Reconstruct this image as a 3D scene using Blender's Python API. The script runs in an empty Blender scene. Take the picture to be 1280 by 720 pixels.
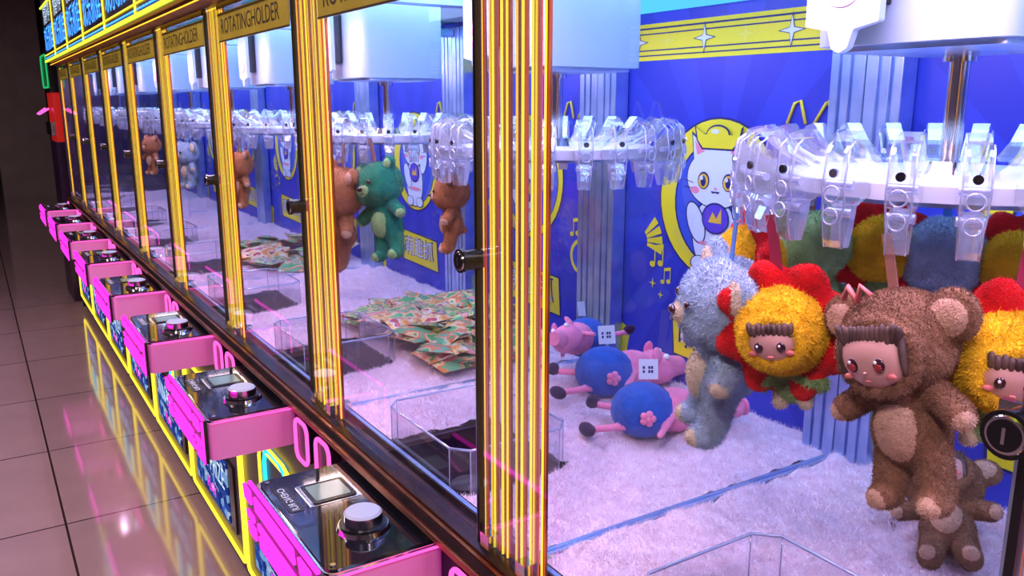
import bpy, math, random
import numpy as np
from mathutils import Vector, Matrix, Euler, noise
random.seed(7); rng=np.random.default_rng(7)
SC=bpy.context.scene
SC.view_settings.view_transform='Standard'
COL=SC.collection
X0=1.0
# ------------------------------------------------------------------ materials
def nn(nt,t,**k):
    n=nt.nodes.new(t)
    for a,b in k.items(): setattr(n,a,b)
    return n
def mat(name,col,rough=.5,metal=0,emit=None,es=0,spec=.5,alpha=1,coat=0,sheen=0):
    m=bpy.data.materials.new(name); m.use_nodes=True
    b=m.node_tree.nodes['Principled BSDF']
    b.inputs['Base Color'].default_value=(*col,1)
    b.inputs['Roughness'].default_value=rough
    b.inputs['Metallic'].default_value=metal
    b.inputs['Specular IOR Level'].default_value=spec
    b.inputs['Coat Weight'].default_value=coat
    b.inputs['Sheen Weight'].default_value=sheen
    if emit:
        b.inputs['Emission Color'].default_value=(*emit,1); b.inputs['Emission Strength'].default_value=es
    return m
def noisy(m,c1,c2,scale=30,detail=3,bump=0,bscale=None,lo=.35,hi=.65):
    nt=m.node_tree; b=nt.nodes['Principled BSDF']
    tc=nn(nt,'ShaderNodeTexCoord'); no=nn(nt,'ShaderNodeTexNoise'); no.inputs['Scale'].default_value=scale; no.inputs['Detail'].default_value=detail
    nt.links.new(tc.outputs['Object'],no.inputs['Vector'])
    r=nn(nt,'ShaderNodeValToRGB'); r.color_ramp.elements[0].color=(*c1,1); r.color_ramp.elements[1].color=(*c2,1)
    r.color_ramp.elements[0].position=lo; r.color_ramp.elements[1].position=hi
    nt.links.new(no.outputs['Fac'],r.inputs['Fac']); nt.links.new(r.outputs['Color'],b.inputs['Base Color'])
    if bump:
        n2=nn(nt,'ShaderNodeTexNoise'); n2.inputs['Scale'].default_value=bscale or scale*3; n2.inputs['Detail'].default_value=4
        nt.links.new(tc.outputs['Object'],n2.inputs['Vector'])
        bp=nn(nt,'ShaderNodeBump'); bp.inputs['Strength'].default_value=bump; bp.inputs['Distance'].default_value=.003
        nt.links.new(n2.outputs['Fac'],bp.inputs['Height']); nt.links.new(bp.outputs['Normal'],b.inputs['Normal'])
    return m
def fur(name,c,l=.006,var=.78):
    m=mat(name,c,.95,sheen=.2,spec=.1)
    noisy(m,tuple(x*var for x in c),tuple(min(1,x*1.1) for x in c),45,3,.5,240)
    FUZZ[m.name]=l
    return m
FUZZ={}
def emis(name,col,s):
    m=bpy.data.materials.new(name); m.use_nodes=True; nt=m.node_tree; nt.nodes.clear()
    e=nn(nt,'ShaderNodeEmission'); e.inputs[0].default_value=(*col,1); e.inputs[1].default_value=s
    o=nn(nt,'ShaderNodeOutputMaterial'); nt.links.new(e.outputs[0],o.inputs[0]); return m
def glass(name,tint,base=.05,k=.95,rough=.0,diff=0,dcol=(1,1,1),power=5.0):
    m=bpy.data.materials.new(name); m.use_nodes=True; nt=m.node_tree; nt.nodes.clear()
    t=nn(nt,'ShaderNodeBsdfTransparent'); t.inputs[0].default_value=(*tint,1)
    g=nn(nt,'ShaderNodeBsdfGlossy'); g.inputs['Roughness'].default_value=rough; g.inputs[0].default_value=(1,1,1,1)
    lw=nn(nt,'ShaderNodeLayerWeight'); lw.inputs[0].default_value=.5
    p=nn(nt,'ShaderNodeMath',operation='POWER'); p.inputs[1].default_value=power
    ma=nn(nt,'ShaderNodeMath',operation='MULTIPLY_ADD'); ma.inputs[1].default_value=k; ma.inputs[2].default_value=base
    nt.links.new(lw.outputs['Facing'],p.inputs[0]); nt.links.new(p.outputs[0],ma.inputs[0])
    mx=nn(nt,'ShaderNodeMixShader'); nt.links.new(ma.outputs[0],mx.inputs[0]); nt.links.new(g.outputs[0],mx.inputs[2])
    if diff:
        d=nn(nt,'ShaderNodeBsdfDiffuse'); d.inputs[0].default_value=(*dcol,1)
        m2=nn(nt,'ShaderNodeMixShader'); m2.inputs[0].default_value=diff
        nt.links.new(t.outputs[0],m2.inputs[1]); nt.links.new(d.outputs[0],m2.inputs[2]); nt.links.new(m2.outputs[0],mx.inputs[1])
    else: nt.links.new(t.outputs[0],mx.inputs[1])
    o=nn(nt,'ShaderNodeOutputMaterial'); nt.links.new(mx.outputs[0],o.inputs[0]); return m

M={}
M['cab']=noisy(mat('cabinet_paint',(.03,.015,.05),.3),(.02,.012,.04),(.05,.02,.07),8)
M['dark']=mat('black_plastic',(.008,.008,.012),.25)
M['panel']=noisy(mat('panel_gloss',(.012,.012,.02),.06,coat=1),(.01,.01,.018),(.02,.02,.03),6)
M['chrome']=mat('chrome',(.75,.75,.8),.12,1)
M['alu']=noisy(mat('aluminium',(.45,.55,.85),.3,.85),(.34,.48,.78),(.48,.62,.90),20)
M['rail']=noisy(mat('rail_dark_metal',(.06,.04,.05),.22,.8),(.04,.03,.04),(.10,.045,.055),14)
M['copper']=noisy(mat('copper_trim',(.45,.16,.06),.28,.9),(.30,.07,.03),(.45,.16,.06),12)
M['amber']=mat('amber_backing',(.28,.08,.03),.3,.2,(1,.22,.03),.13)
M['neon']=emis('neon_amber',(1,.45,.03),2.3)
M['neony']=emis('neon_yellow',(1,.74,.04),2.0)
M['neonr']=emis('neon_red_orange',(1,.10,.06),1.0)
M['mag']=emis('neon_magenta',(1,.03,.62),2.2)
M['pink']=emis('neon_pink',(1,.10,.48),1.8)
M['cyan']=emis('neon_cyan',(.03,.65,1),1.5)
M['blueled']=emis('led_blue',(.05,.28,1),3.0)
M['whiteled']=emis('led_white',(.6,.78,1),1.3)
M['ceilglow']=emis('ceiling_glow',(.10,.58,1),1.3)
M['glass']=glass('machine_glass',(.96,.97,1),.035,.75)
M['side']=glass('partition_glass',(.94,.96,1),.05,.6)
M['acr']=glass('clear_acrylic',(.92,.94,1),.10,.6,.05,.04,(.8,.85,1),3)
M['acredge']=glass('acrylic_edge',(.8,.85,1),.2,.6,.1,.4,(.65,.75,1),3)
M['clip']=glass('clip_acrylic',(.93,.96,1),.10,.8,.05,.08,(.85,.92,1),2.2)
M['white']=noisy(mat('white_housing',(.3,.42,.55),.4),(.27,.40,.52),(.32,.46,.58),5)
M['disc']=noisy(mat('white_disc',(.6,.68,.8),.3),(.55,.63,.76),(.62,.7,.82),5)
M['boxpink']=mat('glowing_pink_plastic',(.8,.35,.62),.28,emit=(1,.05,.6),es=.20)  # small emission stands in for neon light tinting the plastic
M['bwhite']=mat('art_white',(.8,.86,.95),.5); M['byel']=mat('art_yellow',(.95,.82,.02),.5)
M['bnavy']=mat('art_navy',(.01,.015,.14),.5); M['bgold']=mat('art_gold',(.95,.6,.05),.4)
M['bpink']=mat('art_pink',(.95,.3,.42),.5); M['bpurp']=mat('art_purple',(.12,.06,.6),.5); M['bsky']=mat('art_sky',(.04,.10,.62),.5)
M['lcd']=mat('lcd_screen',(.12,.2,.18),.15,emit=(.35,.6,.5),es=.12)
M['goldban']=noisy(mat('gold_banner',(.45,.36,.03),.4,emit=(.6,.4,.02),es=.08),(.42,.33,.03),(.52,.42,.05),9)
M['txt']=mat('dark_text',(.05,.03,.02),.5)
def burst():
    m=mat('blue_backdrop',(.03,.05,.6),.35); nt=m.node_tree; b=nt.nodes['Principled BSDF']
    tc=nn(nt,'ShaderNodeTexCoord'); s=nn(nt,'ShaderNodeSeparateXYZ'); nt.links.new(tc.outputs['Object'],s.inputs[0])
    sub=nn(nt,'ShaderNodeMath',operation='SUBTRACT'); sub.inputs[1].default_value=1.33; nt.links.new(s.outputs[2],sub.inputs[0])
    at=nn(nt,'ShaderNodeMath',operation='ARCTAN2'); nt.links.new(sub.outputs[0],at.inputs[0]); nt.links.new(s.outputs[1],at.inputs[1])
    mu=nn(nt,'ShaderNodeMath',operation='MULTIPLY'); mu.inputs[1].default_value=12; nt.links.new(at.outputs[0],mu.inputs[0])
    si=nn(nt,'ShaderNodeMath',operation='SINE'); nt.links.new(mu.outputs[0],si.inputs[0])
    g=nn(nt,'ShaderNodeMath',operation='GREATER_THAN'); g.inputs[1].default_value=.1; nt.links.new(si.outputs[0],g.inputs[0])
    mx=nn(nt,'ShaderNodeMix',data_type='RGBA'); nt.links.new(g.outputs[0],mx.inputs[0])
    mx.inputs[6].default_value=(.020,.038,.48,1); mx.inputs[7].default_value=(.028,.052,.56,1)
    nt.links.new(mx.outputs[2],b.inputs['Base Color']); return m
M['back']=burst()
M['bed']=fur('fluffy_bed_fur',(.98,.80,.93),.011,.92)
F_brown=fur('brown_fur',(.30,.155,.09),.0032)
F_tan=fur('tan_fur',(.64,.42,.31),.0025,.88)
F_red=fur('red_fur',(.75,.010,.018),.0016)
F_yel=fur('yellow_fur',(.95,.62,.02),.0045,.85)
F_grey=fur('grey_blue_fur',(.42,.57,.76),.0050)
F_cream=fur('cream_fur',(.75,.66,.53),.003,.88)
F_green=fur('green_fur',(.32,.55,.22),.005)
F_orange=fur('orange_fur',(.42,.18,.08),.005)
F_dino=fur('teal_fur',(.02,.22,.12),.004)
F_pig=fur('pig_pink_velour',(.92,.28,.48),.0012,.9)
F_pblue=fur('shorts_blue_velour',(.015,.11,.52),.0012,.9)
F_shoe=fur('shoe_velour',(.03,.01,.05),.001,.9)
V_skin=mat('vinyl_skin',(.68,.38,.34),.4); V_eye=mat('doll_eye',(.04,.01,.02),.08,coat=1); V_hair=noisy(mat('doll_hair',(.07,.035,.03),.55),(.06,.03,.028),(.14,.08,.07),80)
V_blush=mat('blush',(.8,.22,.22),.5); V_white=mat('eye_glint',(1,1,1),.2); V_iris=mat('iris_red',(.35,.04,.04),.15)
M['strapb']=mat('strap_blue',(.08,.25,.7),.6); M['strapr']=mat('strap_red',(.35,.02,.08),.6); M['strapt']=mat('strap_tan',(.4,.18,.15),.6)

# ------------------------------------------------------------------ mesh builder
class MB:
    def __init__(s,off=(0,0,0)): s.v=[];s.f=[];s.m=[];s.s=[];s.mats=[];s.off=off
    def mi(s,m):
        if m not in s.mats: s.mats.append(m)
        return s.mats.index(m)
    def add(s,vs,fs,m,smooth=False):
        b=len(s.v); i=s.mi(m); s.v.extend([tuple(v) for v in vs])
        for f in fs: s.f.append(tuple(b+k for k in f)); s.m.append(i); s.s.append(smooth)
    def box(s,x0,x1,y0,y1,z0,z1,m):
        vs=[(x,y,z) for x in(x0,x1) for y in(y0,y1) for z in(z0,z1)]
        s.add(vs,[(0,1,3,2),(4,6,7,5),(0,4,5,1),(2,3,7,6),(0,2,6,4),(1,5,7,3)],m)
    def prism(s,pts,axis,a,b,m,smooth=False):
        n=len(pts)
        def mk(p,t): return (t,p[0],p[1]) if axis=='x' else ((p[0],t,p[1]) if axis=='y' else (p[0],p[1],t))
        vs=[mk(p,a) for p in pts]+[mk(p,b) for p in pts]
        s.add(vs,[tuple(range(n-1,-1,-1)),tuple(range(n,2*n))],m)
        s.add(vs,[(i,(i+1)%n,n+(i+1)%n,n+i) for i in range(n)],m,smooth)
    def cyl(s,p0,p1,r0,m,r1=None,n=20,caps=True):
        r1=r0 if r1 is None else r1
        p0=Vector(p0);p1=Vector(p1);d=(p1-p0).normalized()
        u=d.orthogonal().normalized();w=d.cross(u)
        vs=[];
        for p,r in((p0,r0),(p1,r1)):
            for i in range(n):
                a=2*math.pi*i/n; vs.append(p+u*math.cos(a)*r+w*math.sin(a)*r)
        s.add(vs,[(i,(i+1)%n,n+(i+1)%n,n+i) for i in range(n)],m,True)
        if caps: s.add(vs,[tuple(range(n-1,-1,-1)),tuple(range(n,2*n))],m)
    def tube(s,pts,r,m,n=8,closed=False):
        P=[Vector(p) for p in pts];N=len(P);vs=[];u=None
        for i,p in enumerate(P):
            a=P[i-1] if (closed or i>0) else p; b=P[(i+1)%N] if (closed or i<N-1) else p
            d=(b-a).normalized()
            if u is None: u=d.orthogonal().normalized()
            else:
                u=(u-d*u.dot(d)).normalized()
            w=d.cross(u)
            for k in range(n):
                t=2*math.pi*k/n; vs.append(p+u*math.cos(t)*r+w*math.sin(t)*r)
        fs=[]
        for i in range(N if closed else N-1):
            j=(i+1)%N
            for k in range(n): fs.append((i*n+k,i*n+(k+1)%n,j*n+(k+1)%n,j*n+k))
        if not closed: fs+= [tuple(range(n-1,-1,-1)),tuple((N-1)*n+k for k in range(n))]
        s.add(vs,fs,m,True)
    def ell(s,c,r,m,rot=(0,0,0),nu=20,nv=12):
        R=Euler([math.radians(a) for a in rot]).to_matrix(); c=Vector(c)
        vs=[c+R@Vector((0,0,r[2]))]
        for j in range(1,nv):
            t=math.pi*j/nv
            for i in range(nu):
                a=2*math.pi*i/nu; vs.append(c+R@Vector((r[0]*math.sin(t)*math.cos(a),r[1]*math.sin(t)*math.sin(a),r[2]*math.cos(t))))
        vs.append(c+R@Vector((0,0,-r[2]))); L=len(vs)-1
        fs=[(0,1+i,1+(i+1)%nu) for i in range(nu)]
        for j in range(nv-2):
            for i in range(nu): fs.append((1+j*nu+i,1+(j+1)*nu+i,1+(j+1)*nu+(i+1)%nu,1+j*nu+(i+1)%nu))
        fs+=[(L,1+(nv-2)*nu+(i+1)%nu,1+(nv-2)*nu+i) for i in range(nu)]
        s.add(vs,fs,m,True)
    def text(s,t,size,m,fn,depth=0):
        c=bpy.data.curves.new('t','FONT'); c.body=t; c.size=size; c.align_x='CENTER'; c.align_y='CENTER'; c.extrude=depth; c.resolution_u=3
        o=bpy.data.objects.new('t',c); COL.objects.link(o); dg=bpy.context.evaluated_depsgraph_get()
        me=bpy.data.meshes.new_from_object(o.evaluated_get(dg))
        s.add([fn(v.co) for v in me.vertices],[tuple(p.vertices) for p in me.polygons],m)
        bpy.data.objects.remove(o); bpy.data.meshes.remove(me)
    def mesh(s,name):
        me=bpy.data.meshes.new(name); o=s.off
        me.from_pydata([(v[0]-o[0],v[1]-o[1],v[2]-o[2]) for v in s.v],[],s.f)
        for m in s.mats: me.materials.append(m)
        me.polygons.foreach_set('material_index',s.m); me.polygons.foreach_set('use_smooth',s.s); me.update(); return me
def obj(name,me,parent=None,loc=(0,0,0),rot=(0,0,0),bevel=0,sc=1):
    o=bpy.data.objects.new(name,me); COL.objects.link(o); o.location=loc; o.rotation_euler=rot; o.scale=(sc,)*3
    if parent: o.parent=parent
    if bevel:
        b=o.modifiers.new('b','BEVEL'); b.width=bevel; b.segments=2; b.limit_method='ANGLE'; b.angle_limit=math.radians(40)
    return o
def rr(cx,cy,w,h,r,n=5):
    out=[]
    for (sx,sy,a0) in((1,1,0),(-1,1,90),(-1,-1,180),(1,-1,270)):
        for i in range(n+1):
            a=math.radians(a0+90*i/n); out.append((cx+sx*(w/2-r)+math.cos(a)*r,cy+sy*(h/2-r)+math.sin(a)*r))
    return out
def fuzz(b,V,T,TM,count,mats,tilt=.55,w=.00042,down=.15,lscale=1):
    V=np.asarray(V);T=np.asarray(T);TM=np.asarray(TM)
    A=V[T[:,0]];B=V[T[:,1]];C=V[T[:,2]];n=np.cross(B-A,C-A);ar=np.linalg.norm(n,axis=1)
    L=np.array([FUZZ.get(m.name,0) for m in mats])[TM]
    pr=ar*(L>0); pr=pr/pr.sum()
    k=rng.choice(len(T),count,p=pr); n=n[k]/(ar[k][:,None]+1e-12)
    r1=rng.random(count);r2=rng.random(count);sq=np.sqrt(r1)
    P=A[k]*(1-sq)[:,None]+B[k]*(sq*(1-r2))[:,None]+C[k]*(sq*r2)[:,None]
    d=n+rng.normal(0,tilt,(count,3))+np.array([0,0,-down]); d/=np.linalg.norm(d,axis=1)[:,None]
    t=np.cross(d,rng.normal(0,1,(count,3)));t/=np.linalg.norm(t,axis=1)[:,None]
    l=(L[k]*rng.uniform(.6,1.2,count)*lscale)[:,None]
    ww=w*rng.uniform(.7,1.3,count)[:,None]
    vs=np.stack([P-t*ww,P+t*ww,P+d*l],1).reshape(-1,3)
    base=len(b.v); b.v.extend(map(tuple,vs.tolist()))
    mm=[b.mi(m) for m in mats]
    for i in range(count):
        b.f.append((base+3*i,base+3*i+1,base+3*i+2)); b.m.append(mm[TM[k[i]]]); b.s.append(False)
def caps(p0,p1,r0,r1,m,n=6):
    out=[]
    for i in range(n):
        t=i/(n-1); out.append((tuple(p0[k]*(1-t)+p1[k]*t for k in range(3)),(r0*(1-t)+r1*t,)*3,(0,0,0),m))
    return out
def plush(name,parts,extra=None,vox=.0026,count=14000,tilt=.55):
    b=MB()
    for p in parts: b.ell(p[0],p[1],p[3],p[2],18,12)
    me=b.mesh('tmp'); o=bpy.data.objects.new('tmp',me); COL.objects.link(o)
    r=o.modifiers.new('r','REMESH'); r.mode='VOXEL'; r.voxel_size=vox
    sm=o.modifiers.new('s','SMOOTH'); sm.factor=.5; sm.iterations=3
    dg=bpy.context.evaluated_depsgraph_get(); e=bpy.data.meshes.new_from_object(o.evaluated_get(dg)); bpy.data.objects.remove(o)
    V=np.array([v.co[:] for v in e.vertices]); F=[tuple(p.vertices) for p in e.polygons]
    Cn=np.array([np.mean(V[list(f)],0) for f in F]); best=np.full(len(F),1e9); idx=np.zeros(len(F),int)
    mats=[]
    for p in parts:
        if p[3] not in mats: mats.append(p[3])
    for p in parts:
        R=np.array(Euler([math.radians(a) for a in p[2]]).to_matrix()); q=(Cn-np.array(p[0]))@R/np.array(p[1])
        d=(np.linalg.norm(q,axis=1)-1)*min(p[1]); k=d<best; best[k]=d[k]; idx[k]=mats.index(p[3])
    b=MB(); b.v=[tuple(v) for v in V.tolist()]
    mm=[b.mi(m) for m in mats]
    T=[];TM=[]
    for f,i in zip(F,idx):
        b.f.append(f); b.m.append(mm[i]); b.s.append(True)
        for k in range(1,len(f)-1): T.append((f[0],f[k],f[k+1])); TM.append(i)
    fuzz(b,V,T,TM,count,mats,tilt)
    if extra: extra(b)
    bpy.data.meshes.remove(e)
    return b.mesh(name)

# ------------------------------------------------------------------ claw machine parts
O=(X0,0,0)
parts={}
def part(name,b,bevel=0): parts[name]=(b.mesh(name),bevel)
b=MB(O)
CX0,CX1,CY0,CY1=.648,.90,-.15,.155
b.box(.60,1.425,-.383,.383,.05,.70,M['cab'])
b.box(.60,CX0,-.383,.383,.70,.838,M['cab']); b.box(CX1,1.425,-.383,.383,.70,.85,M['cab'])
b.box(CX0,CX1,-.383,CY0,.70,.85,M['cab']); b.box(CX0,CX1,CY1,.383,.70,.85,M['cab'])
b.box(CX0,CX1,CY0,CY1,.70,.704,M['dark'])
b.box(.63,1.40,-.37,.37,0,.05,M['dark'])
part('cabinet',b,.003)
b=MB(O)
b.prism([(.572,.832),(.572,.850),(.580,.858),(.590,.858),(.590,.866),(.602,.868),(.612,.868),(.620,.862),(.634,.862),(.640,.870),(.655,.870),(.655,.832)],'y',-.385,.385,M['rail'])
b.prism([(.567,.836),(.567,.847),(.573,.847),(.573,.836)],'y',-.385,.385,M['copper'])
b.prism([(.582,.8585),(.582,.861),(.589,.861),(.589,.8585)],'y',-.385,.385,M['copper'])
b.prism([(.640,.870),(.640,.874),(.648,.874),(.648,.870)],'y',-.385,.385,M['alu'])
for y in(-.335,.335): b.box(.596,.645,y-.012,y+.012,.866,.895,M['chrome'])
part('front_rail',b)
# neon posts
b=MB(O)
for s in(-1,1):
    def yy(t): return s*(.383-t)
    def bx(x0,x1,t0,t1,m): b.box(x0,x1,min(yy(t0),yy(t1)),max(yy(t0),yy(t1)),.866,1.80,m)
    for t,m,r in((.010,'neon',.0016),(.024,'neony',.0020),(.033,'neonr',.0009),(.047,'neony',.0018),(.055,'neon',.0014),(.068,'neonr',.0009),(.076,'neon',.0016)):
        b.cyl((.615,yy(t),.868),(.615,yy(t),1.80),r,M[m],n=8)
    bx(.618,.623,.021,.027,M['amber']); bx(.618,.623,.044,.058,M['amber']); bx(.618,.622,.074,.080,M['copper']); bx(.618,.622,.007,.012,M['copper'])
    bx(.606,.607,0,.080,M['acr'])
part('neon_post',b)
b=MB(O)
b.box(.602,.612,-.311,-.304,.868,1.79,M['dark']); b.box(.603,.610,-.304,-.301,.868,1.79,M['alu'])
b.box(.600,.612,-.30,.303,1.785,1.80,M['dark'])
part('door_frame',b)
b=MB(O)
ly,lz=-.306,1.318
b.cyl((.606,ly,lz),(.578,ly,lz),.0155,M['dark'],n=28); b.cyl((.580,ly,lz),(.575,ly,lz),.0175,M['dark'],n=28)
b.cyl((.575,ly,lz),(.5735,ly,lz),.0145,M['chrome'],r1=.0135,n=28); b.cyl((.5735,ly,lz),(.5725,ly,lz),.0115,M['dark'],n=24)
b.box(.5718,.5726,ly-.0012,ly+.0012,lz-.006,lz+.006,M['chrome']); b.box(.612,.618,ly-.006,ly+.025,lz-.012,lz+.012,M['chrome'])
part('door_lock',b)
b=MB(O); b.add([(.605,-.300,.868),(.605,.303,.868),(.605,.303,1.79),(.605,-.300,1.79)],[(0,1,2,3)],M['glass']); part('front_glass',b)
b=MB(O); b.add([(.66,.385,.856),(1.405,.385,.856),(1.405,.385,1.79),(.66,.385,1.79)],[(0,1,2,3)],M['side']); part('partition_glass',b)
b=MB(O)
b.box(.66,1.405,.376,.3845,.852,.866,M['alu']); b.box(.66,1.405,-.3845,-.376,.852,.866,M['alu'])
for s in(-1,1):
    for y0,y1 in((.312,.330),(.336,.354),(.360,.384)):
        a,c=sorted((s*y0,s*y1)); b.box(1.362,1.404,a,c,.852,1.78,M['alu'])
    a,c=sorted((s*.314,s*.384)); b.box(1.370,1.404,a,c,.852,1.78,M['alu'])
    b.box(.66,1.36,min(s*.365,s*.384),max(s*.365,s*.384),1.75,1.775,M['alu'])
part('inner_frame',b,.002)
b=MB(O); b.box(1.408,1.425,-.384,.384,.85,1.80,M['back']); part('back_panel',b)
b=MB(O)
def P(pts,m,l): b.add([(1.4075-.0006*l,-h,z) for h,z in pts],[tuple(range(len(pts)))],M[m])
def D(h,z,rx,rz,m,l,n=40,a0=0,a1=360,rot=0):
    c,s_=math.cos(math.radians(rot)),math.sin(math.radians(rot)); pts=[]
    for i in range(n):
        a=math.radians(a0+(a1-a0)*i/n); x,y=rx*math.cos(a),rz*math.sin(a); pts.append((h+x*c-y*s_,z+x*s_+y*c))
    P(pts,m,l)
def star(h,z,r,m,l):
    P([(h+(r if i%2==0 else r*.25)*math.cos(math.pi*i/4),z+(r if i%2==0 else r*.25)*math.sin(math.pi*i/4)) for i in range(8)],m,l)
D(0,1.325,.186,.186,'bnavy',1); D(0,1.325,.181,.181,'byel',2); D(.014,1.318,.146,.148,'bnavy',3); D(.016,1.318,.142,.144,'bsky',4)
for sg in(-1,1):
    P([(sg*.074,1.41),(sg*.084,1.478),(sg*.022,1.438)],'bnavy',5); P([(sg*.071,1.41),(sg*.079,1.470),(sg*.026,1.435)],'bwhite',7); P([(sg*.062,1.425),(sg*.071,1.457),(sg*.038,1.434)],'bpink',8.5)
D(0,1.245,.070,.090,'bnavy',5); D(0,1.245,.066,.086,'bwhite',6)
D(-.058,1.27,.028,.052,'bnavy',6.5,rot=25); D(-.058,1.27,.024,.048,'bwhite',7,rot=25)
D(.080,1.33,.028,.050,'bnavy',6.5,rot=-20); D(.080,1.33,.024,.046,'bwhite',7,rot=-20)
D(0,1.375,.094,.070,'bnavy',6); D(0,1.375,.090,.066,'bwhite',8)
for sg in(-1,1):
    D(sg*.038,1.368,.018,.020,'bnavy',9); D(sg*.038,1.367,.015,.0165,'bgold',10); D(sg*.038,1.367,.008,.012,'bnavy',11); D(sg*.038-.005,1.374,.005,.005,'bwhite',12)
    D(sg*.064,1.345,.014,.008,'bpink',9)
    D(sg*.04,1.175,.03,.02,'bnavy',7); D(sg*.04,1.176,.026,.017,'bwhite',8)
    for dz in(0,.012): P([(sg*.070,1.362-dz),(sg*.100,1.368-dz*1.4),(sg*.100,1.366-dz*1.4),(sg*.070,1.360-dz)],'bnavy',9)
D(0,1.352,.005,.003,'bpink',9); D(-.006,1.346,.007,.005,'bnavy',9,a0=180,a1=360); D(.006,1.346,.007,.005,'bnavy',9,a0=180,a1=360)
D(.004,1.285,.042,.036,'bnavy',9); D(.004,1.285,.038,.032,'bpurp',10); P([(-.016,1.275),(-.004,1.30),(.008,1.285),(.022,1.31),(.024,1.275)],'bgold',11)
D(.004,1.225,.05,.006,'bpink',9)
# gold ingot: boat with upturned ends and a low dome
ing=[(-.074,1.492),(-.066,1.458),(-.048,1.438),(.048,1.438),(.066,1.458),(.074,1.492),(.045,1.474),(-.045,1.474)]
P(ing,'bnavy',9); P([(h*.92,1.462+(z-1.462)*.84) for h,z in ing],'byel',11)
D(0,1.472,.036,.022,'bnavy',9.5); D(0,1.472,.032,.018,'byel',11.5); D(-.008,1.479,.012,.005,'bwhite',12)
P([(-.384,1.640),(.384,1.640),(.384,1.725),(-.384,1.725)],'byel',1); P([(-.384,1.650),(.384,1.650),(.384,1.653),(-.384,1.653)],'bnavy',2)
P([(-.384,1.662),(.384,1.662),(.384,1.665),(-.384,1.665)],'bnavy',2); P([(-.384,1.700),(.384,1.700),(.384,1.703),(-.384,1.703)],'bnavy',2)
P([(-.384,1.712),(.384,1.712),(.384,1.716),(-.384,1.716)],'bnavy',2)
for h in(-.28,-.06,.18): star(h,1.683,.036,'bnavy',3); star(h,1.683,.028,'bwhite',4)
P([(-.13,1.06),(.17,1.045),(.18,.925),(-.12,.935)],'bnavy',1); P([(-.125,1.055),(.165,1.04),(.174,.93),(-.114,.94)],'byel',2)
b.text('萌趣抓',.085,M['bnavy'],lambda c:(1.4055,-(c[0]+.02),c[1]+.992)); b.text('萌趣抓',.077,M['bwhite'],lambda c:(1.4045,-(c[0]+.02),c[1]+.992))
def note(h,z,s,m):
    D(h-.012*s,z-.02*s,.009*s,.007*s,m,3,16); D(h+.014*s,z-.015*s,.009*s,.007*s,m,3,16)
    P([(h-.006*s,z-.02*s),(h-.003*s,z-.02*s),(h-.003*s,z+.022*s),(h-.006*s,z+.022*s)],m,3); P([(h+.020*s,z-.015*s),(h+.023*s,z-.015*s),(h+.023*s,z+.028*s),(h+.020*s,z+.028*s)],m,3)
    P([(h-.006*s,z+.014*s),(h+.023*s,z+.020*s),(h+.023*s,z+.030*s),(h-.006*s,z+.024*s)],m,3.5)
note(-.19,1.17,1.1,'byel'); note(-.155,1.125,.8,'byel'); note(.24,1.2,1,'byel'); star(-.20,1.10,.014,'byel',3); star(-.17,1.075,.011,'byel',3)
for h0,dx in((.20,0),(.265,.01)):
    b.tube([(1.405,-(h0-.015),1.50),(1.405,-(h0+dx),1.54),(1.405,-(h0+.015),1.545),(1.405,-(h0+.03),1.50)],.0035,M['byel'],6)
for c0,aa in(((-.30,1.27),(185,200,215,230)),((-.255,1.20),(-10,8,26,44))):
    for a in aa:
        a=math.radians(a); ux,uz=math.cos(a),math.sin(a); px,pz=-uz,ux
        P([(c0[0]+ux*.03+px*.004,c0[1]+uz*.03+pz*.004),(c0[0]+ux*.03-px*.004,c0[1]+uz*.03-pz*.004),(c0[0]+ux*.085-px*.010,c0[1]+uz*.085-pz*.010),(c0[0]+ux*.085+px*.010,c0[1]+uz*.085+pz*.010)],'byel',2)
D(.27,1.12,.05,.05,'byel',1); D(.27,1.12,.038,.038,'bsky',2)
P([(-.384,.86),(-.30,.86),(-.28,.96),(-.384,1.0)],'byel',1)
part('cat_backdrop_art',b)
# ceiling + header
b=MB(O)
b.box(.60,1.425,-.384,.384,1.80,1.835,M['dark'])
b.box(.68,1.36,-.34,.34,1.792,1.7995,M['white'])
b.box(1.385,1.404,-.31,.31,1.750,1.785,M['ceilglow']); b.box(.66,.69,-.28,.28,1.784,1.7915,M['ceilglow'])
b.box(.54,1.425,-.384,.384,1.825,2.42,M['cab'])
b.prism([(.60,1.80),(.565,1.812),(.565,1.826),(.62,1.826)],'y',-.384,.384,M['copper'])
part('header_box',b)
b=MB(O)
M['yg']=emis('neon_lime',(.75,1,.05),1.8)
b.tube([(.535,-.385,1.835),(.535,.385,1.835)],.0075,M['yg'])
b.tube([(.562,-.385,1.812),(.562,.385,1.812)],.0022,M['neon'])
b.tube([(.536,-.385,1.875),(.536,.385,1.875)],.003,M['neony'])
b.tube([(.536,-.385,2.20),(.536,.385,2.20)],.006,M['yg'])
b.text('欢乐抓娃',.16,M['blueled'],lambda c:(.5385,-c[0],c[1]*1.1+1.965),.001)
b.text('惊喜不停',.12,M['whiteled'],lambda c:(.5385,-c[0],c[1]*1.1+2.125),.001)
b.text('CATCH',.15,M['mag'],lambda c:(.5385,-c[0],c[1]+2.29),.001)
for k in range(12):
    y=-.36+.062*k; b.tube([(.536,y,1.855),(.536,y+.035,1.855)],.0028,M['blueled'],6)
b.box(.534,.542,-.385,-.379,1.83,2.42,M['neony'])
part('header_sign',b)
b=MB(O)
b.box(.602,.604,-.295,.30,1.700,1.775,M['goldban']); b.box(.601,.6019,-.295,.30,1.7,1.704,M['txt']); b.box(.601,.6019,-.295,.30,1.768,1.772,M['txt'])
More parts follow.
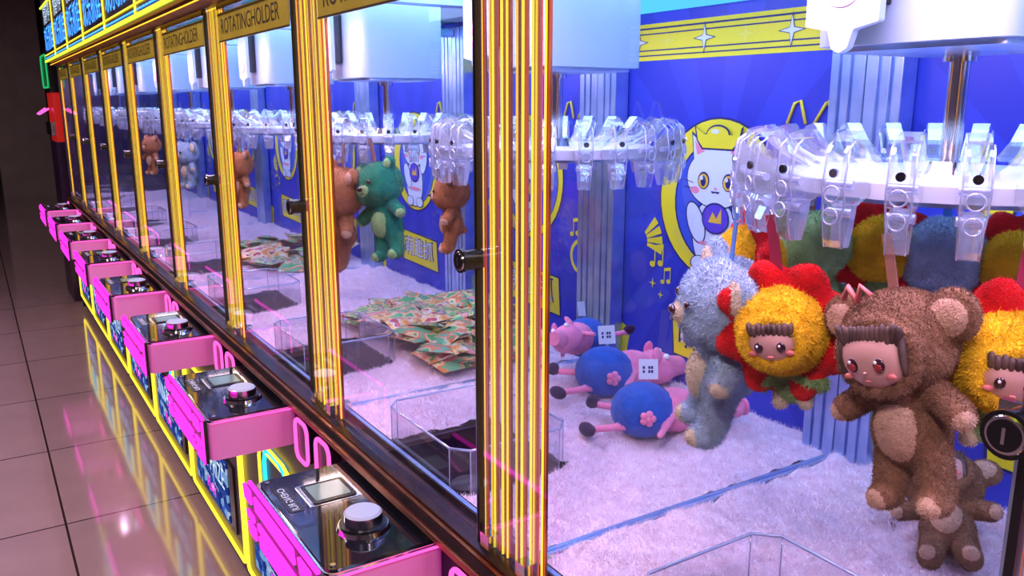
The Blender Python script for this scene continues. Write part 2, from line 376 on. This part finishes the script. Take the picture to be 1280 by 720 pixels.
b.text('ROTATINGHOLDER',.056,M['txt'],lambda c:(.6012,-(c[0])+.02,c[1]+1.737))
part('gold_banner',b)
# control box
b=MB(O)
b.prism(rr(.4945,0,.211,.40,.022),'z',.722,.812,M['boxpink'],True)
b.prism(rr(.4945,0,.207,.392,.02),'z',.812,.8185,M['chrome'],True)
b.prism(rr(.4945,0,.197,.380,.018),'z',.8185,.8215,M['panel'],True)
b.prism(rr(.497,.08,.085,.085,.006),'z',.8215,.8245,M['dark']); b.prism(rr(.497,.08,.068,.066,.003),'z',.8245,.825,M['lcd'])
b.prism(rr(.497,.08,.097,.097,.004),'z',.8215,.8225,M['chrome'])
bx_,by_=.50,-.085
b.cyl((bx_,by_,.8215),(bx_,by_,.829),.047,M['chrome'],r1=.044,n=40); b.cyl((bx_,by_,.829),(bx_,by_,.832),.041,M['dark'],n=40)
b.cyl((bx_,by_,.832),(bx_,by_,.850),.034,M['chrome'],r1=.033,n=40); b.cyl((bx_,by_,.850),(bx_,by_,.8535),.033,M['disc'],r1=.029,n=40)
b.box(.408,.436,.03,.14,.8215,.8225,M['dark'])
b.text('CHENG RUI',.019,M['bwhite'],lambda c:(.422-c[1],-c[0]+.085,.8232))
for sx in(.41,.58):
    for sy in(-.175,.175): b.cyl((sx,sy,.8215),(sx,sy,.8235),.005,M['chrome'],n=12)
part('control_box',b,.0015)
b=MB(O)
b.box(.376,.3885,-.196,.196,.716,.822,M['dark'])
for z0,h in((.806,.026),(.766,.012),(.738,.022)):
    for y0,y1 in((-.190,-.135),(-.105,.118),(.148,.190)):
        sh=(z0-.77)*.3
        b.prism([(y0+sh,z0-h/2),(y1+sh,z0-h/2),(y1+sh+h*.3,z0+h/2),(y0+sh+h*.3,z0+h/2)],'x',.371,.3765,M['mag'])
b.tube([(.3805,-.19,.8255),(.3805,.19,.8255)],.0045,M['mag'])
b.tube([(.40,-.203,.815),(.588,-.203,.815)],.0022,M['pink'],6)
b.tube([(.3765,-.198,.718),(.3765,-.198,.822)],.003,M['mag'],6)
part('control_neon',b)
b=MB(O)
b.tube([(.594,y,z) for y,z in rr(0,.345,.74,.50,.02)],.0055,M['neony'],8,True)
for s in(-1,1):
    b.tube([(.570,y,z) for y,z in rr(s*.315,.772,.082,.098,.022)],.0045,M['pink'],8,True)
    b.box(.574,.600,s*.315-.036,s*.315+.036,.728,.816,M['dark'])
U=[(-.10,.42),(-.10,.56),(-.085,.595),(-.05,.61),(.05,.61),(.085,.595),(.10,.56),(.10,.42)]
b.tube([(.592,y,z) for y,z in U],.006,M['cyan']); b.tube([(.592,y*1.5,z*1.06-.03) for y,z in U],.0045,M['neony'])
b.box(.596,.5995,-.085,.085,.42,.60,M['dark'])
b.box(.594,.5995,-.27,.27,.15,.385,M['dark'])
part('cabinet_neon',b)
def poster():
    m=bpy.data.materials.new('lit_poster'); m.use_nodes=True; nt=m.node_tree; nt.nodes.clear()
    tc=nn(nt,'ShaderNodeTexCoord'); mp=nn(nt,'ShaderNodeMapping'); mp.inputs['Scale'].default_value=(1,1,1.6)
    v=nn(nt,'ShaderNodeTexVoronoi'); v.inputs['Scale'].default_value=26; v.distance='CHEBYCHEV'
    nt.links.new(tc.outputs['Object'],mp.inputs[0]); nt.links.new(mp.outputs[0],v.inputs['Vector'])
    r=nn(nt,'ShaderNodeValToRGB'); r.color_ramp.interpolation='CONSTANT'
    e=r.color_ramp.elements; e[0].color=(.03,.08,.4,1); e[1].position=.3; e[1].color=(.25,.45,.8,1)
    for p,c in((.45,(.02,.04,.25,1)),(.75,(.5,.65,.9,1)),(.85,(.06,.15,.6,1))): x=e.new(p); x.color=c
    s=nn(nt,'ShaderNodeSeparateColor'); nt.links.new(v.outputs['Color'],s.inputs[0]); nt.links.new(s.outputs[0],r.inputs[0])
    em=nn(nt,'ShaderNodeEmission'); em.inputs[1].default_value=.8; nt.links.new(r.outputs[0],em.inputs[0])
    o=nn(nt,'ShaderNodeOutputMaterial'); nt.links.new(em.outputs[0],o.inputs[0]); return m
M['poster']=poster()
b=MB(O); b.box(.590,.5935,-.20,.26,.16,.375,M['poster'])
b.text('WIN PRIZE',.082,M['whiteled'],lambda c:(.589,-c[0]+.03,c[1]*1.3+.30)); b.text('PLAY',.06,M['mag'],lambda c:(.589,-c[0]+.03,c[1]+.20))
part('prize_poster',b)
b=MB(O)
ch=.03; zt=.945
oct_=[(CX0+.004,CY0+ch),(CX0+ch,CY0),(CX1-ch,CY0),(CX1,CY0+ch),(CX1,CY1-ch),(CX1-ch,CY1),(CX0+ch,CY1),(CX0+.004,CY1-ch)]
n=len(oct_)
b.add([(x,y,.80) for x,y in oct_]+[(x,y,zt) for x,y in oct_],[(i,(i+1)%n,n+(i+1)%n,n+i) for i in range(n)],M['acr'])
b.tube([(x,y,zt) for x,y in oct_],.0026,M['acredge'],6,True)
for x,y in oct_: b.tube([(x,y,.85),(x,y,zt)],.0013,M['acredge'],5)
part('prize_chute',b)
HX,HY,HZ=.94,-.033,1.462
b=MB(O)
b.prism(rr(HX,HY,.224,.224,.02),'z',1.602,1.792,M['white'],True)
b.prism(rr(HX,HY,.20,.20,.02),'z',1.596,1.602,M['alu'],True)
pc=HY+.050
b.prism([(pc-.045,1.622),(pc-.045,1.78),(pc+.045,1.78),(pc+.045,1.622),(pc+.016,1.616),(pc+.010,1.597),(pc,1.592),(pc-.010,1.597),(pc-.016,1.616)],'x',.793,.803,M['white'])
b.box(.803,.828,pc-.035,pc+.035,1.64,1.76,M['dark'])
b.cyl((.7925,pc,1.665),(.7915,pc,1.665),.026,M['bpink'],n=32); b.cyl((.7915,pc,1.665),(.7908,pc,1.665),.019,M['bwhite'],n=32); b.cyl((.7908,pc,1.665),(.7902,pc,1.665),.011,M['bpink'],n=24)
part('motor_housing',b,.002)
b=MB(O)
b.cyl((HX,HY,HZ),(HX,HY,1.60),.011,M['chrome'],n=24); b.cyl((HX,HY,HZ),(HX,HY,HZ+.014),.034,M['chrome'],r1=.028,n=32)
b.cyl((HX,HY,1.585),(HX,HY,1.60),.018,M['chrome'],n=24)
b.cyl((HX,HY,HZ-.016),(HX,HY,HZ),.186,M['disc'],n=72)
b.cyl((HX,HY,HZ-.022),(HX,HY,HZ-.016),.17,M['alu'],n=72)
for k in range(24):
    a=math.radians(k*15+6); ca,sa=math.cos(a),math.sin(a)
    def T(r,t,z): return (HX+r*ca-t*sa,HY+r*sa+t*ca,HZ+z)
    def blk(prof,w0,w1,m):
        pts=[T(r,-w0,z) for r,z in prof]+[T(r,w1,z) for r,z in prof]; n=len(prof)
        b.add(pts,[tuple(range(n)),tuple(range(2*n-1,n-1,-1))]+[(i,n+i,n+(i+1)%n,(i+1)%n) for i in range(n)],m)
    blk([(.150,.012),(.185,.030),(.208,.052),(.224,.048),(.226,.042),(.210,.044),(.190,.024),(.155,.006)],.010,.010,M['clip'])
    for w in(-.0105,.0075): blk([(.188,.004),(.214,.012),(.232,.038),(.238,.032),(.240,-.004),(.236,-.018),(.212,-.022),(.190,-.012)],-w,w+.003,M['clip'])
    blk([(.214,-.020),(.232,-.020),(.238,-.036),(.236,-.054),(.230,-.062),(.226,-.062),(.228,-.048),(.222,-.034)],.009,.009,M['clip'])
    blk([(.208,-.020),(.216,-.020),(.222,-.036),(.222,-.062),(.217,-.062),(.212,-.044)],.009,.009,M['acredge'])
    b.cyl(T(.226,-.0135,.0),T(.226,.0135,.0),.0045,M['acredge'],n=10); b.cyl(T(.222,-.0125,-.028),T(.222,.0125,-.028),.005,M['acredge'],n=10)
    b.cyl(T(.238,0,.012),T(.2415,0,.012),.0045,M['dark'] if k%3 else M['chrome'],n=10)
    for z in(-.008,-.03): b.tube([T(.241,.008*math.cos(q),z+.008*math.sin(q)) for q in [i*math.pi/5 for i in range(10)]],.0011,M['acredge'],5,True)
    for w in(-.0115,.0115): b.tube([T(.226,w,.042),T(.234,w,.036),T(.240,w,-.004),T(.236,w,-.018),T(.238,w*.8,-.036),T(.232,w*.8,-.062)],.0011,M['acredge'],5)
    b.add([T(.185,-.009,.001),T(.205,-.009,.001),T(.205,.009,.001),T(.185,.009,.001)],[(0,1,2,3)],M['chrome'])
part('rotating_holder',b)
b=MB(O)
NX,NY=70,72; xs=np.linspace(.648,1.404,NX); ys=np.linspace(-.374,.374,NY)
def bz(x,y): return .862+.012*noise.noise(Vector((x*9,y*9,0)))+.010*noise.noise(Vector((x*22,y*22,3)))+.004*noise.noise(Vector((x*60,y*60,3)))
V=[];Fq=[]
for i,x in enumerate(xs):
    for j,y in enumerate(ys): V.append((x,y,bz(x,y)))
for i in range(NX-1):
    for j in range(NY-1):
        cx=(xs[i]+xs[i+1])/2; cy=(ys[j]+ys[j+1])/2
        if CX0-.01<cx<CX1+.005 and CY0-.005<cy<CY1+.005: continue
        Fq.append((i*NY+j,(i+1)*NY+j,(i+1)*NY+j+1,i*NY+j+1))
b.add(V,Fq,M['bed'],True)
T_=[];
for f in Fq: T_+= [(f[0],f[1],f[2]),(f[0],f[2],f[3])]
fuzz(b,V,T_,[0]*len(T_),110000,[M['bed']],.95,.0006,0)
part('fur_bed',b)

for i in range(-2,8):
    yc=.965+.77*i+.385
    e=bpy.data.objects.new('claw_machine',None); COL.objects.link(e); e.location=(X0,yc,0)
    for n,(me,bv) in parts.items():
        obj(n,me,e,(0,0,0),bevel=bv)
    for nm,loc,sz,col,en in (('top_light',(-.02,.0,1.783),(.5,.56),(.40,.60,1.0),7.0),('front_pink_fill',(-.33,-.02,1.72),(.05,.5),(1.0,.58,.90),3.9)):  # front lamp is an added pink fill tinting the bed, not a fixture
        l=bpy.data.lights.new(nm,'AREA'); l.shape='RECTANGLE'; l.size=sz[0]; l.size_y=sz[1]; l.color=col; l.energy=en
        o=bpy.data.objects.new(nm,l); COL.objects.link(o); o.parent=e; o.location=loc
        if nm!='top_light': o.rotation_euler=(0,math.radians(-25),0)
b=MB((X0,7.17,0)); b.box(.60,1.425,7.129,7.15,0,2.42,M['cab']); obj('row_end_panel',b.mesh('row_end_panel'),None,(X0,7.17,0))

# ------------------------------------------------------------------ plush meshes
def strap(b,m,z0=-.002,z1=.05):
    b.box(-.005,.005,-.0008,.0008,z0,z1,m); b.tube([(-.005,0,z1-.01),(0,0,z1+.004),(.005,0,z1-.01)],.0012,M['chrome'],6)
def bear(name,f1,f2,face=None,ear=.02,strapm='strapt',arms=0,count=32000,vox=.0026):
    p=[((0,0,-.05),(.056,.050,.047),(0,0,0),f1),((0,-.006,-.064),(.055,.046,.036),(0,0,0),f1)]
    ex_,ez_=(.056,-.030) if face=='doll' else ((.053,-.024) if name=='koala_plush' else (.045,-.012))
    for s in(-1,1):
        p+=[((s*ex_,.0,ez_),(ear,.011,ear),(0,s*20,0),f1),((s*ex_,-.009,ez_-.001),(ear*.66,.006,ear*.66),(0,0,0),f2)]
        p+=caps((s*.024,0,-.098),(s*.058,-.014,-.118+arms),.0155,.0135,f1)+[((s*.062,-.017,-.121+arms),(.011,.011,.011),(0,0,0),f2)]
        p+=caps((s*.016,0,-.150),(s*.024,-.008,-.192),.020,.016,f1)+[((s*.025,-.016,-.202),(.0155,.02,.013),(0,0,0),f1),((s*.026,-.026,-.203),(.0115,.012,.0105),(0,0,0),f2)]
    p+=[((0,0,-.112),(.029,.025,.025),(0,0,0),f1),((0,.0,-.140),(.037,.032,.035),(0,0,0),f1),((0,-.020,-.137),(.0235,.0155,.028),(0,0,0),f2),((0,.032,-.155),(.009,.009,.009),(0,0,0),f1)]
    if face!='doll': p+=[((0,-.044,-.062),(.018,.014,.013),(0,0,0),f2)]
    else:
        for k in range(20):
            a=2*math.pi*k/20; p.append(((.038*math.cos(a),-.040+.004*abs(math.cos(a)),-.062+.033*math.sin(a)),(.008,.008,.008),(0,0,0),f1))
    def ex(b):
        if face=='doll':
            b.ell((0,-.036,-.062),(.036,.0225,.032),V_skin)
            for k in range(15):
                x=-.029+.0041*k; b.ell((x,-.0495+7*x*x,-.045-.003*abs(math.sin(k*1.7))),(.0040,.0055,.0160),V_hair,(14,x*600,0),10,8)
            for s in(-1,1):
                b.ell((s*.031,-.041,-.060),(.0045,.009,.022),V_hair)
                b.ell((s*.0135,-.0562,-.068),(.0062,.0024,.0070),V_eye); b.ell((s*.0135,-.0580,-.070),(.0038,.0012,.004),V_iris); b.ell((s*.0135-.0018,-.0589,-.065),(.0016,.0008,.0018),V_white)
                b.ell((s*.022,-.0520,-.079),(.0050,.0020,.0028),V_blush)
            b.ell((0,-.0585,-.075),(.0018,.0020,.0014),V_skin); b.ell((0,-.0555,-.083),(.0035,.0014,.0010),V_blush)
            b.tube([(-.018,-.032,-.012),(-.026,-.032,.004),(-.034,-.030,-.008)],.003,V_blush,6); b.tube([(-.018,-.032,-.012),(-.012,-.032,.004),(-.004,-.030,-.006)],.003,V_blush,6)
        else:
            b.ell((0,-.059,-.058),(.0075,.004,.0055),V_eye)
            for s in(-1,1): b.ell((s*.02,-.0485,-.046),(.0045,.003,.005),V_eye)
            b.tube([(-.007,-.058,-.068),(0,-.0595,-.070),(.007,-.058,-.068)],.0008,V_eye,5)
        strap(b,M[strapm])
    return plush(name,p,ex,vox,count,.6)
ME_bear=bear('bear_hood_doll',F_brown,F_tan,'doll',.025,count=50000)
ME_koala=bear('koala_plush',F_grey,F_cream,None,.027,'strapb',count=34000)
ME_tan=bear('tan_bear_plush',F_orange,F_tan,None,.018,count=12000)
ME_green=bear('green_plush',F_dino,F_green,None,.014,count=12000)
def flower():
    p=[((0,.004,-.058),(.043,.037,.043),(0,0,0),F_yel),((0,-.010,-.058),(.040,.029,.040),(0,0,0),F_yel)]
    for k in range(8):
        a=2*math.pi*(k+.3)/8
        p.append(((.045*math.cos(a),.004,-.058+.045*math.sin(a)),(.022,.010,.022),(0,0,0),F_red))
        p.append(((.056*math.cos(a),-.002,-.058+.056*math.sin(a)),(.013,.007,.013),(0,0,0),F_red))
    p+=[((0,.006,-.058),(.058,.010,.058),(0,0,0),F_red)]
    for k in range(18):
        a=2*math.pi*k/18; p.append(((.025*math.cos(a),-.033,-.062+.020*math.sin(a)),(.007,.008,.007),(0,0,0),F_yel))
    p+=[((0,.010,-.112),(.018,.016,.018),(0,0,0),F_green)]
    for s in(-1,1):
        p+=caps((s*.012,.008,-.108),(s*.028,.002,-.112),.008,.007,F_green,4)+caps((s*.01,.008,-.122),(s*.012,.004,-.130),.008,.007,F_cream,4)
        p+=[((s*.014,0,-.106),(.018,.010,.005),(0,s*25,0),F_green)]
    def ex(b):
        b.ell((0,-.0285,-.062),(.0265,.0180,.0215),V_skin)
        for k in range(9):
            x=-.018+.0045*k; b.ell((x,-.0410+8*x*x,-.050-.002*abs(math.sin(k*1.7))),(.0035,.0050,.0080),V_hair,(14,x*500,0),10,8)
        for s in(-1,1):
            b.ell((s*.010,-.0453,-.065),(.0042,.0018,.0048),V_eye); b.ell((s*.010-.001,-.0472,-.0635),(.0012,.0006,.0013),V_white); b.ell((s*.0165,-.0423,-.071),(.004,.0016,.0024),V_blush)
        b.ell((0,-.0466,-.0735),(.0028,.0012,.001),V_blush)
        strap(b,M['strapr'],-.012,.05)
    return plush('flower_hood_doll',p,ex,count=32000,tilt=.6)
ME_flower=flower()
def place(name,me,x,y,z,az,roll=0,pitch=0,sc=1):
    return obj(name,me,None,(x,y,z),(math.radians(pitch),math.radians(roll),math.radians(az-270)),sc=sc)
def ring(name,me,yc,th,z,az=None,roll=0,r=.226,pitch=0,sc=1):
    a=math.radians(th); place(name,me,.94+r*math.cos(a),yc-.033+r*math.sin(a),z,th if az is None else az,roll,pitch,sc)
A=.965-.385; Bc=A+.77; Cc=Bc+.77; Dc=Cc+.77
ring('bear_hood_doll',ME_bear,A,201,1.370,180,-14,sc=1.0)
ring('flower_hood_doll',ME_flower,A,169,1.368,204,-10,sc=1.15,r=.232)
ring('flower_hood_doll',ME_flower,A,228,1.374,218,5,sc=1.15)
ring('flower_hood_doll',ME_flower,A,112,1.400,150,sc=1.1)
ring('flower_hood_doll',ME_flower,A,51,1.405,51,sc=1.15)
ring('flower_hood_doll',ME_flower,A,4,1.395,6,sc=1.15)
ring('koala_plush',ME_koala,A,150,1.366,150,10,sc=1.1,r=.245)
ring('koala_plush',ME_koala,A,29,1.388,29,sc=1.12)
ring('green_bear_plush',bear('green_bear_plush',F_green,F_cream,None,.018,count=14000),A,77,1.395,77,sc=1.05)
ring('flower_hood_doll',ME_flower,A,262,1.375,260)
place('bear_hood_doll',ME_bear,1.318,.725,.955,212,-12,-66,1.08)
ring('tan_bear_plush',ME_tan,Bc,124,1.402,150,sc=.75)
ring('tan_bear_plush',ME_tan,Cc,216,1.39,185,10,sc=1.2); ring('green_plush',ME_green,Cc,237,1.405,200,-14,sc=1.12)
for k,yc in enumerate([Dc,Dc+.77,Dc+1.54]):
    ring('tan_bear_plush' if k%2==0 else 'koala_plush',ME_tan if k%2==0 else ME_koala,yc,200,1.39,sc=.85)
def pig():
    p=[((0,0,0),(.058,.055,.050),(0,0,0),F_pblue),((.060,.01,-.004),(.050,.042,.040),(0,0,0),F_pig),((.115,.02,-.006),(.045,.036,.034),(0,10,0),F_pig)]
    p+=caps((.14,.02,-.006),(.175,.03,-.008),.024,.019,F_pig)
    p+=[((.105,.035,.032),(.010,.006,.017),(20,0,0),F_pig),((.105,-.012,.030),(.010,.006,.017),(-20,0,0),F_pig)]
    p+=caps((-.03,-.03,-.02),(-.095,-.030,-.026),.0075,.0065,F_pig,9)+[((-.103,-.034,-.024),(.013,.022,.012),(0,0,20),F_shoe)]
    p+=caps((-.03,.03,-.01),(-.075,.075,-.018),.0075,.0065,F_pig,9)+[((-.081,.081,-.014),(.013,.022,.012),(0,0,-20),F_shoe)]
    p+=caps((.05,-.03,.0),(.02,-.068,-.022),.007,.006,F_pig,9)+caps((.08,.04,0),(.10,.085,-.02),.007,.006,F_pig,7)
    def ex(b):
        for k in range(5):
            a=2*math.pi*k/5; b.ell((-.0+.0085*math.cos(a)+.0,-.054-.003,.004+.0085*math.sin(a)),(.0065,.006,.0065),F_pig,(0,0,0),12,8)
        b.ell((0,-.061,.004),(.005,.004,.005),F_pig)
        b.cyl((.190,.034,-.008),(.195,.0355,-.008),.016,F_pig,n=20)
        for s in(-1,1): b.ell((.130,.02+s*.02,.022),(.006,.006,.006),V_white)
        b.add([(-.005,.02,.05),(.03,.02,.05),(.03,.03,.085),(-.005,.03,.085)],[(0,1,2,3)],M['bwhite'])
        for i in range(5):
            for j in range(4):
                if (i*3+j*5+i*j)%3: 
                    x=.002+.005*i; z=.054+.007*j; b.add([(x,.0205+(z-.05)*.286-.0008,z),(x+.004,.0205+(z-.05)*.286-.0008,z),(x+.004,.0205+(z-.045)*.286-.0008,z+.005),(x,.0205+(z-.045)*.286-.0008,z+.005)],[(0,1,2,3)],M['bnavy'])
    return plush('pig_plush',p,ex,vox=.0026,count=9000)
ME_pig=pig()
obj('pig_plush',ME_pig,None,(1.11,1.24,.922),(0,0,math.radians(-32)),sc=1.15)
obj('pig_plush',ME_pig,None,(1.20,1.48,.922),(0,0,math.radians(-20)),sc=1.2)
obj('pig_plush',ME_pig,None,(1.25,1.62,.965),(math.radians(30),math.radians(-10),math.radians(200)))
def bagmat(i,cs):
    m=mat('snack_bag_foil_%d'%i,(.5,.5,.5),.3,.1); nt=m.node_tree; b_=nt.nodes['Principled BSDF']
    tc=nn(nt,'ShaderNodeTexCoord'); v=nn(nt,'ShaderNodeTexNoise'); v.inputs['Scale'].default_value=24+4*i; v.inputs['Detail'].default_value=1.5
    nt.links.new(tc.outputs['Object'],v.inputs['Vector']); r=nn(nt,'ShaderNodeValToRGB'); r.color_ramp.interpolation='CONSTANT'
    r.color_ramp.elements[0].color=(*cs[0],1); r.color_ramp.elements[1].position=.42; r.color_ramp.elements[1].color=(*cs[1],1)
    for p,c in((.5,cs[2]),(.58,cs[3])): x=r.color_ramp.elements.new(p); x.color=(*c,1)
    nt.links.new(v.outputs['Fac'],r.inputs[0]); nt.links.new(r.outputs[0],b_.inputs['Base Color']); return m
BM=[bagmat(0,[(.08,.4,.1),(.8,.6,.3),(.8,.22,.04),(.15,.45,.2)]),bagmat(1,[(.8,.28,.05),(.85,.55,.1),(.8,.72,.55),(.55,.05,.05)]),bagmat(2,[(.18,.45,.1),(.8,.6,.2),(.04,.25,.18),(.85,.3,.22)])]
def bags(yc,n,name):
    b=MB((1.1,yc,.88))
    for k in range(n):
        cx=random.uniform(.95,1.33); cy=yc+random.uniform(-.29,.29); cz=.885+random.uniform(0,.034)+.02*(1-abs(cy-yc)/.3)
        R=Matrix.Translation((cx,cy,cz))@Euler((random.uniform(-.3,.3),random.uniform(-.35,.2),random.uniform(0,6.28))).to_matrix().to_4x4()
        w,h=random.uniform(.045,.058),random.uniform(.06,.075); N=8
        for sg in(-1,1):
            vs=[];fs=[]
            for i in range(N+1):
                for j in range(N+1):
                    u=i/N*2-1;v=j/N*2-1; t=max(0,(1-u**4))*max(0,(1-min(1,abs(v)/.85)**3))
                    vs.append(R@Vector((u*w*(1-.05*(1-v*v)),v*h,sg*.012*t+.0006*sg+.002*math.sin(u*9+k)*t)))
            for i in range(N):
                for j in range(N): fs.append((i*(N+1)+j,(i+1)*(N+1)+j,(i+1)*(N+1)+j+1,i*(N+1)+j+1))
            b.add(vs,fs,BM[k%3],True)
    obj(name,b.mesh(name),None,(1.1,yc,.88))
bags(Cc,100,'snack_bag_pile'); bags(Dc+.77,40,'snack_bag_pile')

# ------------------------------------------------------------------ room
def floor_mat():
    m=mat('polished_floor_tile',(.3,.2,.22),.1); nt=m.node_tree; b=nt.nodes['Principled BSDF']
    g=nn(nt,'ShaderNodeNewGeometry'); mp=nn(nt,'ShaderNodeMapping'); mp.inputs['Location'].default_value=(-.14+8,-3.33+8,0)
    nt.links.new(g.outputs['Position'],mp.inputs[0])
    br=nn(nt,'ShaderNodeTexBrick'); br.offset=0; br.squash=1
    br.inputs['Scale'].default_value=1; br.inputs['Brick Width'].default_value=.8; br.inputs['Row Height'].default_value=.8; br.inputs['Mortar Size'].default_value=.004; br.inputs['Mortar Smooth'].default_value=0
    br.inputs['Color1'].default_value=(.60,.42,.44,1); br.inputs['Color2'].default_value=(.56,.39,.42,1); br.inputs['Mortar'].default_value=(.05,.03,.03,1)
    nt.links.new(mp.outputs[0],br.inputs['Vector'])
    no=nn(nt,'ShaderNodeTexNoise'); no.inputs['Scale'].default_value=5; no.inputs['Detail'].default_value=5; nt.links.new(g.outputs['Position'],no.inputs['Vector'])
    mx=nn(nt,'ShaderNodeMix',data_type='RGBA',blend_type='MULTIPLY'); mx.inputs[0].default_value=.25
    nt.links.new(br.outputs['Color'],mx.inputs[6]); nt.links.new(no.outputs['Fac'],mx.inputs[7]); nt.links.new(mx.outputs[2],b.inputs['Base Color'])
    ro=nn(nt,'ShaderNodeMath',operation='MULTIPLY_ADD'); ro.inputs[1].default_value=.10; ro.inputs[2].default_value=.06; nt.links.new(no.outputs['Fac'],ro.inputs[0]); nt.links.new(ro.outputs[0],b.inputs['Roughness'])
    b.inputs['Specular IOR Level'].default_value=1.0; b.inputs['Coat Weight'].default_value=.8; b.inputs['Coat Roughness'].default_value=.06
    return m
def simple(name,x0,x1,y0,y1,z0,z1,m,bevel=0):
    c=((x0+x1)/2,(y0+y1)/2,(z0+z1)/2); b=MB(c); b.box(x0,x1,y0,y1,z0,z1,m); return obj(name,b.mesh(name),None,c,bevel=bevel)
W=noisy(mat('dim_wall_paint',(.12,.1,.12),.7),(.10,.08,.10),(.14,.11,.13),3)
simple('floor',-3,4,-3,19,-.05,0,floor_mat())
simple('ceiling',-3,4,-3,19,3.2,3.25,W); simple('wall_left',-3.1,-3,-3,19,0,3.2,W); simple('wall_right',4,4.1,-3,19,0,3.2,W)
simple('wall_back',-3,4,19,19.1,0,3.2,W); simple('wall_front',-3,4,-3.1,-3,0,3.2,W)
simple('pillar',.38,1.15,16.2,17,0,3.2,noisy(mat('pillar_stone',(.3,.24,.24),.5),(.50,.42,.42),(.6,.5,.5),3))
simple('baseboard_back',-3,4,18.98,19,0,.12,M['dark'])
b=MB((.75,7.6,0))
b.box(.56,1.1,7.35,7.9,0,1.25,M['cab']); b.box(.57,1.08,7.37,7.88,1.25,1.62,mat('red_gloss',(.6,.02,.02),.25,emit=(1,.03,.02),es=.25)); b.box(.54,.57,7.4,7.86,1.30,1.40,M['chrome'])
b.tube([(.552,y,z) for y,z in rr(7.62,1.78,.45,.24,.05)],.006,emis('neon_green',(.05,1,.3),.5),8,True); b.box(.56,1.1,7.36,7.9,1.62,1.95,M['dark'])
b.tube([(.54,7.45,1.5),(.48,7.5,1.46),(.48,7.7,1.46),(.54,7.78,1.5)],.008,M['pink'])
obj('arcade_cabinet',b.mesh('arcade_cabinet'),None,(.75,7.6,0))  # another arcade machine past the row end, with red and green lights
for i,y in enumerate((-.5,2.8,6.1,9.4,12.7)):
    b=MB((-1.0,y,3.18)); b.prism(rr(-1.0,y,.5,.5,.03),'z',3.17,3.2,M['disc']); b.prism(rr(-1.0,y,.44,.44,.02),'z',3.165,3.17,emis('lamp_panel_%d'%i,(1,.78,.8),1.2))
    obj('ceiling_lamp',b.mesh('ceiling_lamp'),None,(-1.0,y,3.18))
    l=bpy.data.lights.new('lamp_light','AREA'); l.size=.44; l.energy=(52,48,26,8,8)[i]; l.color=(1,.74,.76); o=bpy.data.objects.new('lamp_light',l); COL.objects.link(o); o.location=(-1.0,y,3.155)
w=bpy.data.worlds.new('w'); SC.world=w; w.use_nodes=True; w.node_tree.nodes['Background'].inputs[0].default_value=(.25,.15,.35,1); w.node_tree.nodes['Background'].inputs[1].default_value=.05
c=bpy.data.cameras.new('cam'); c.sensor_width=36; c.lens=36*1050/1280; c.clip_start=.02
co=bpy.data.objects.new('camera',c); COL.objects.link(co); co.location=(0,0,1.54); co.rotation_euler=(math.radians(90-12.4),0,math.radians(-32.5)); SC.camera=co
